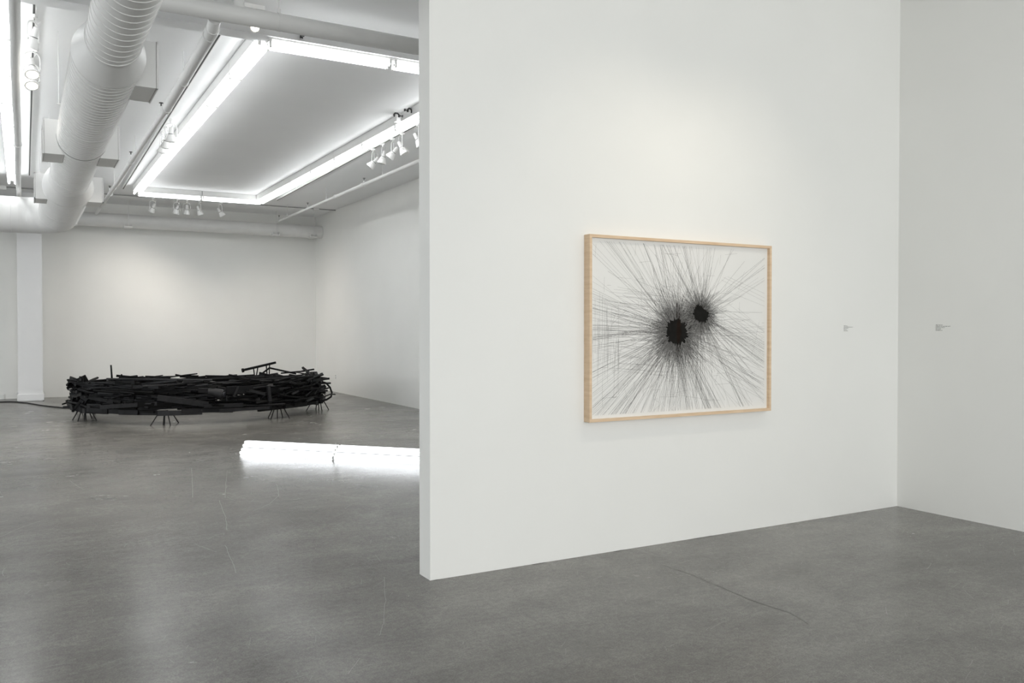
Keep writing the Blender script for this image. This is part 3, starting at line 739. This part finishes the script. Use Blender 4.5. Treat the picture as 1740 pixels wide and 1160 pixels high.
for c_, rx_, n_ in ((B1, .075, 620), ((4.172, 1.597), .055, 420)):
    for i in range(n_):
        th = ri.uniform(0, 2*PI); a_ = rx_*ri.uniform(.7, 1.0); b_ = a_+abs(ri.gauss(0, .035)); t2 = th+ri.gauss(0, .1)
        inkline((c_[0]+a_*math.cos(th), c_[1]+a_*math.sin(th)), (c_[0]+b_*math.cos(t2), c_[1]+b_*math.sin(t2)), .0014, 0)
# long parallel bundles
def bundle(c, deg, n, spread, r0, r1, m_=2, wd=.0009):
    a = math.radians(deg); dx, dz = math.cos(a), math.sin(a)
    for i in range(n):
        o_ = ri.uniform(-spread, spread); e = ri.gauss(0, .012)
        inkline((c[0]+dx*r0-dz*o_, c[1]+dz*r0+dx*o_), (c[0]+dx*r1*ri.uniform(.85, 1.05)-dz*(o_*1.3+e), c[1]+dz*r1*ri.uniform(.85, 1.05)+dx*(o_*1.3+e)), wd, m_ if ri.random() < .7 else 1)
for deg, n, s_, r1 in ((212, 12, .05, 1.1), (220, 16, .06, 1.1), (228, 12, .05, 1.0), (236, 9, .05, .8), (250, 12, .05, .7), (262, 10, .05, .7), (275, 12, .05, .7), (285, 10, .05, .7),
                       (200, 7, .06, 1.0), (186, 12, .05, .9), (178, 12, .03, .9), (170, 8, .04, .9), (163, 6, .03, .9), (140, 7, .02, 1.0), (132, 8, .03, .9), (118, 6, .03, .8), (104, 5, .02, .7),
                       (296, 12, .03, .8), (304, 10, .03, .8), (334, 9, .02, 1.0), (342, 4, .02, .7)):
    bundle(B1, deg, n, s_, .05, r1)
for deg, n, s_, r1 in ((26, 6, .045, .9), (30, 2, .01, .9), (330, 9, .03, .8), (336, 8, .03, .8), (303, 9, .02, .9), (318, 6, .03, .7), (108, 6, .02, .6), (122, 6, .03, .7), (80, 4, .03, .55), (250, 8, .03, .7), (268, 8, .04, .6)):
    bundle(B2, deg, n, s_, .04, r1)
bundle((4.27, 1.68), 332, 2, .002, 0, .6, 1)
# faint ruled grid at the left and scattered odd segments
for i in range(26): x = X0+ri.uniform(0, .28)**1.2; z = ri.uniform(1.35, 1.75); inkline((x, z), (x+ri.gauss(0, .006), z-ri.uniform(.1, .45)), .001, 2)
for i in range(60): z = ri.uniform(1.22, 1.78); x = X0+ri.uniform(0, .3); inkline((x, z), (x+ri.uniform(.2, .6), z+ri.gauss(-.03, .02)), .0009, 2)
for i in range(300):
    x = ri.gauss(3.98, .36); z = ri.gauss(1.42, .30); a = ri.choice([ri.uniform(0, PI), PI/2+ri.gauss(0, .1), ri.gauss(0, .1)]); l = ri.uniform(.03, .16)
    inkline((x, z), (x+l*math.cos(a), z+l*math.sin(a)), .0009, 2)
for i in range(30):  # right edge pale lines
    z = ri.uniform(1.1, 1.9); inkline((4.35+ri.uniform(0, .2), z), (4.8, z-ri.uniform(.1, .22)), .0009, 2)
# dense cores
def core(c, rx, rz, m_, n=70, sp=.32, mi=0):
    pts = []
    for k in range(n):
        a = 2*PI*k/n; r_ = 1 + ri.uniform(-sp*.35, sp)
        pts.append((c[0]+rx*r_*math.cos(a), IY-.0002-mi*.00005, c[1]+rz*r_*math.sin(a)))
    cv = (c[0], IY-.0002-mi*.00005, c[1])
    for k in range(n): ink[m_].quad([cv, pts[k], pts[(k+1) % n]][:3])
for k, (cx_, cz_, rx_, rz_, m_) in enumerate(((3.938, 1.480, .060, .068, 0), (3.975, 1.470, .062, .066, 0), (3.955, 1.455, .055, .055, 0),
                                               (4.158, 1.612, .042, .046, 0), (4.192, 1.585, .046, .038, 0), (4.175, 1.596, .046, .040, 0), (3.972, 1.480, .016, .070, 3))):  # last entry: brown reflection painted over the left burst
    core((cx_, cz_), rx_*1.1, rz_*1.08, m_, 90, .38, k)
for i in range(16):
    x = 3.968+ri.gauss(0, .012); inkline((x, 1.52), (x-.004+ri.gauss(0, .006), 1.56+ri.uniform(0, .16)), .0013, 3)
    inkline((x, 1.45), (x+ri.gauss(0, .006), 1.40-ri.uniform(0, .12)), .0013, 3)
for k, nm in ((0, 'ink_core'), (1, 'ink_strokes'), (2, 'pale_ink_strokes'), (3, 'brown_ink_reflection')):
    o = pp(ink[k], nm, (INK_D, INK_M, INK_L, INK_R)[k])
    o['kind'] = 'stuff'

# ------------------------------------------------------------------ wall labels (lettering too small to read) and outlet
def wall_label(label, place, rows, hgt):
    b = MB(); rl = random.Random(len(rows)*3)
    for k, wd in enumerate(rows):
        x = 0
        while x < wd-.002:
            wl = min(rl.uniform(.006, .016), wd-x)
            n_ = max(2, int(wl/.0026))
            for j in range(n_):   # strokes of single letters
                hh = hgt*rl.choice([.7, .7, 1.0]); b.box(place(x+j*.0026, -k*hgt*1.9 - (hgt-hh)/2), place.size(.0013, hh))
            x += wl+.0035
    return tag(b.build('wall_label', LETTER), label, 'label', 'small wall texts')
def pl1(x, z): return (5.724+x, 4.6438, 1.520+z)
pl1.size = lambda w_, h_: (w_, .0012, h_)
def pl2(x, z): return (6.3988, 4.300-x, 1.527+z)
pl2.size = lambda w_, h_: (.0012, w_, h_)
wall_label('tiny grey text label on the partition, right of the framed drawing', pl1, (.046, .105, .055, .03, .045), .0052)
wall_label('tiny grey text label on the right side wall beside the corner', pl2, (.058, .125, .078, .045, .056), .0056)
out = thing('wall_outlet', 'tiny white power outlet low on the far right wall', 'outlet', (6.4, 19.53, .36))
MB().box((-.004, 0, 0), (.008, .075, .12), bevel=.002).build('cover_plate', WHITE, out)
MB().box((-.0085, 0, .025), (.003, .03, .03)).box((-.0085, 0, -.025), (.003, .03, .03)).build('socket', GREYM, out)
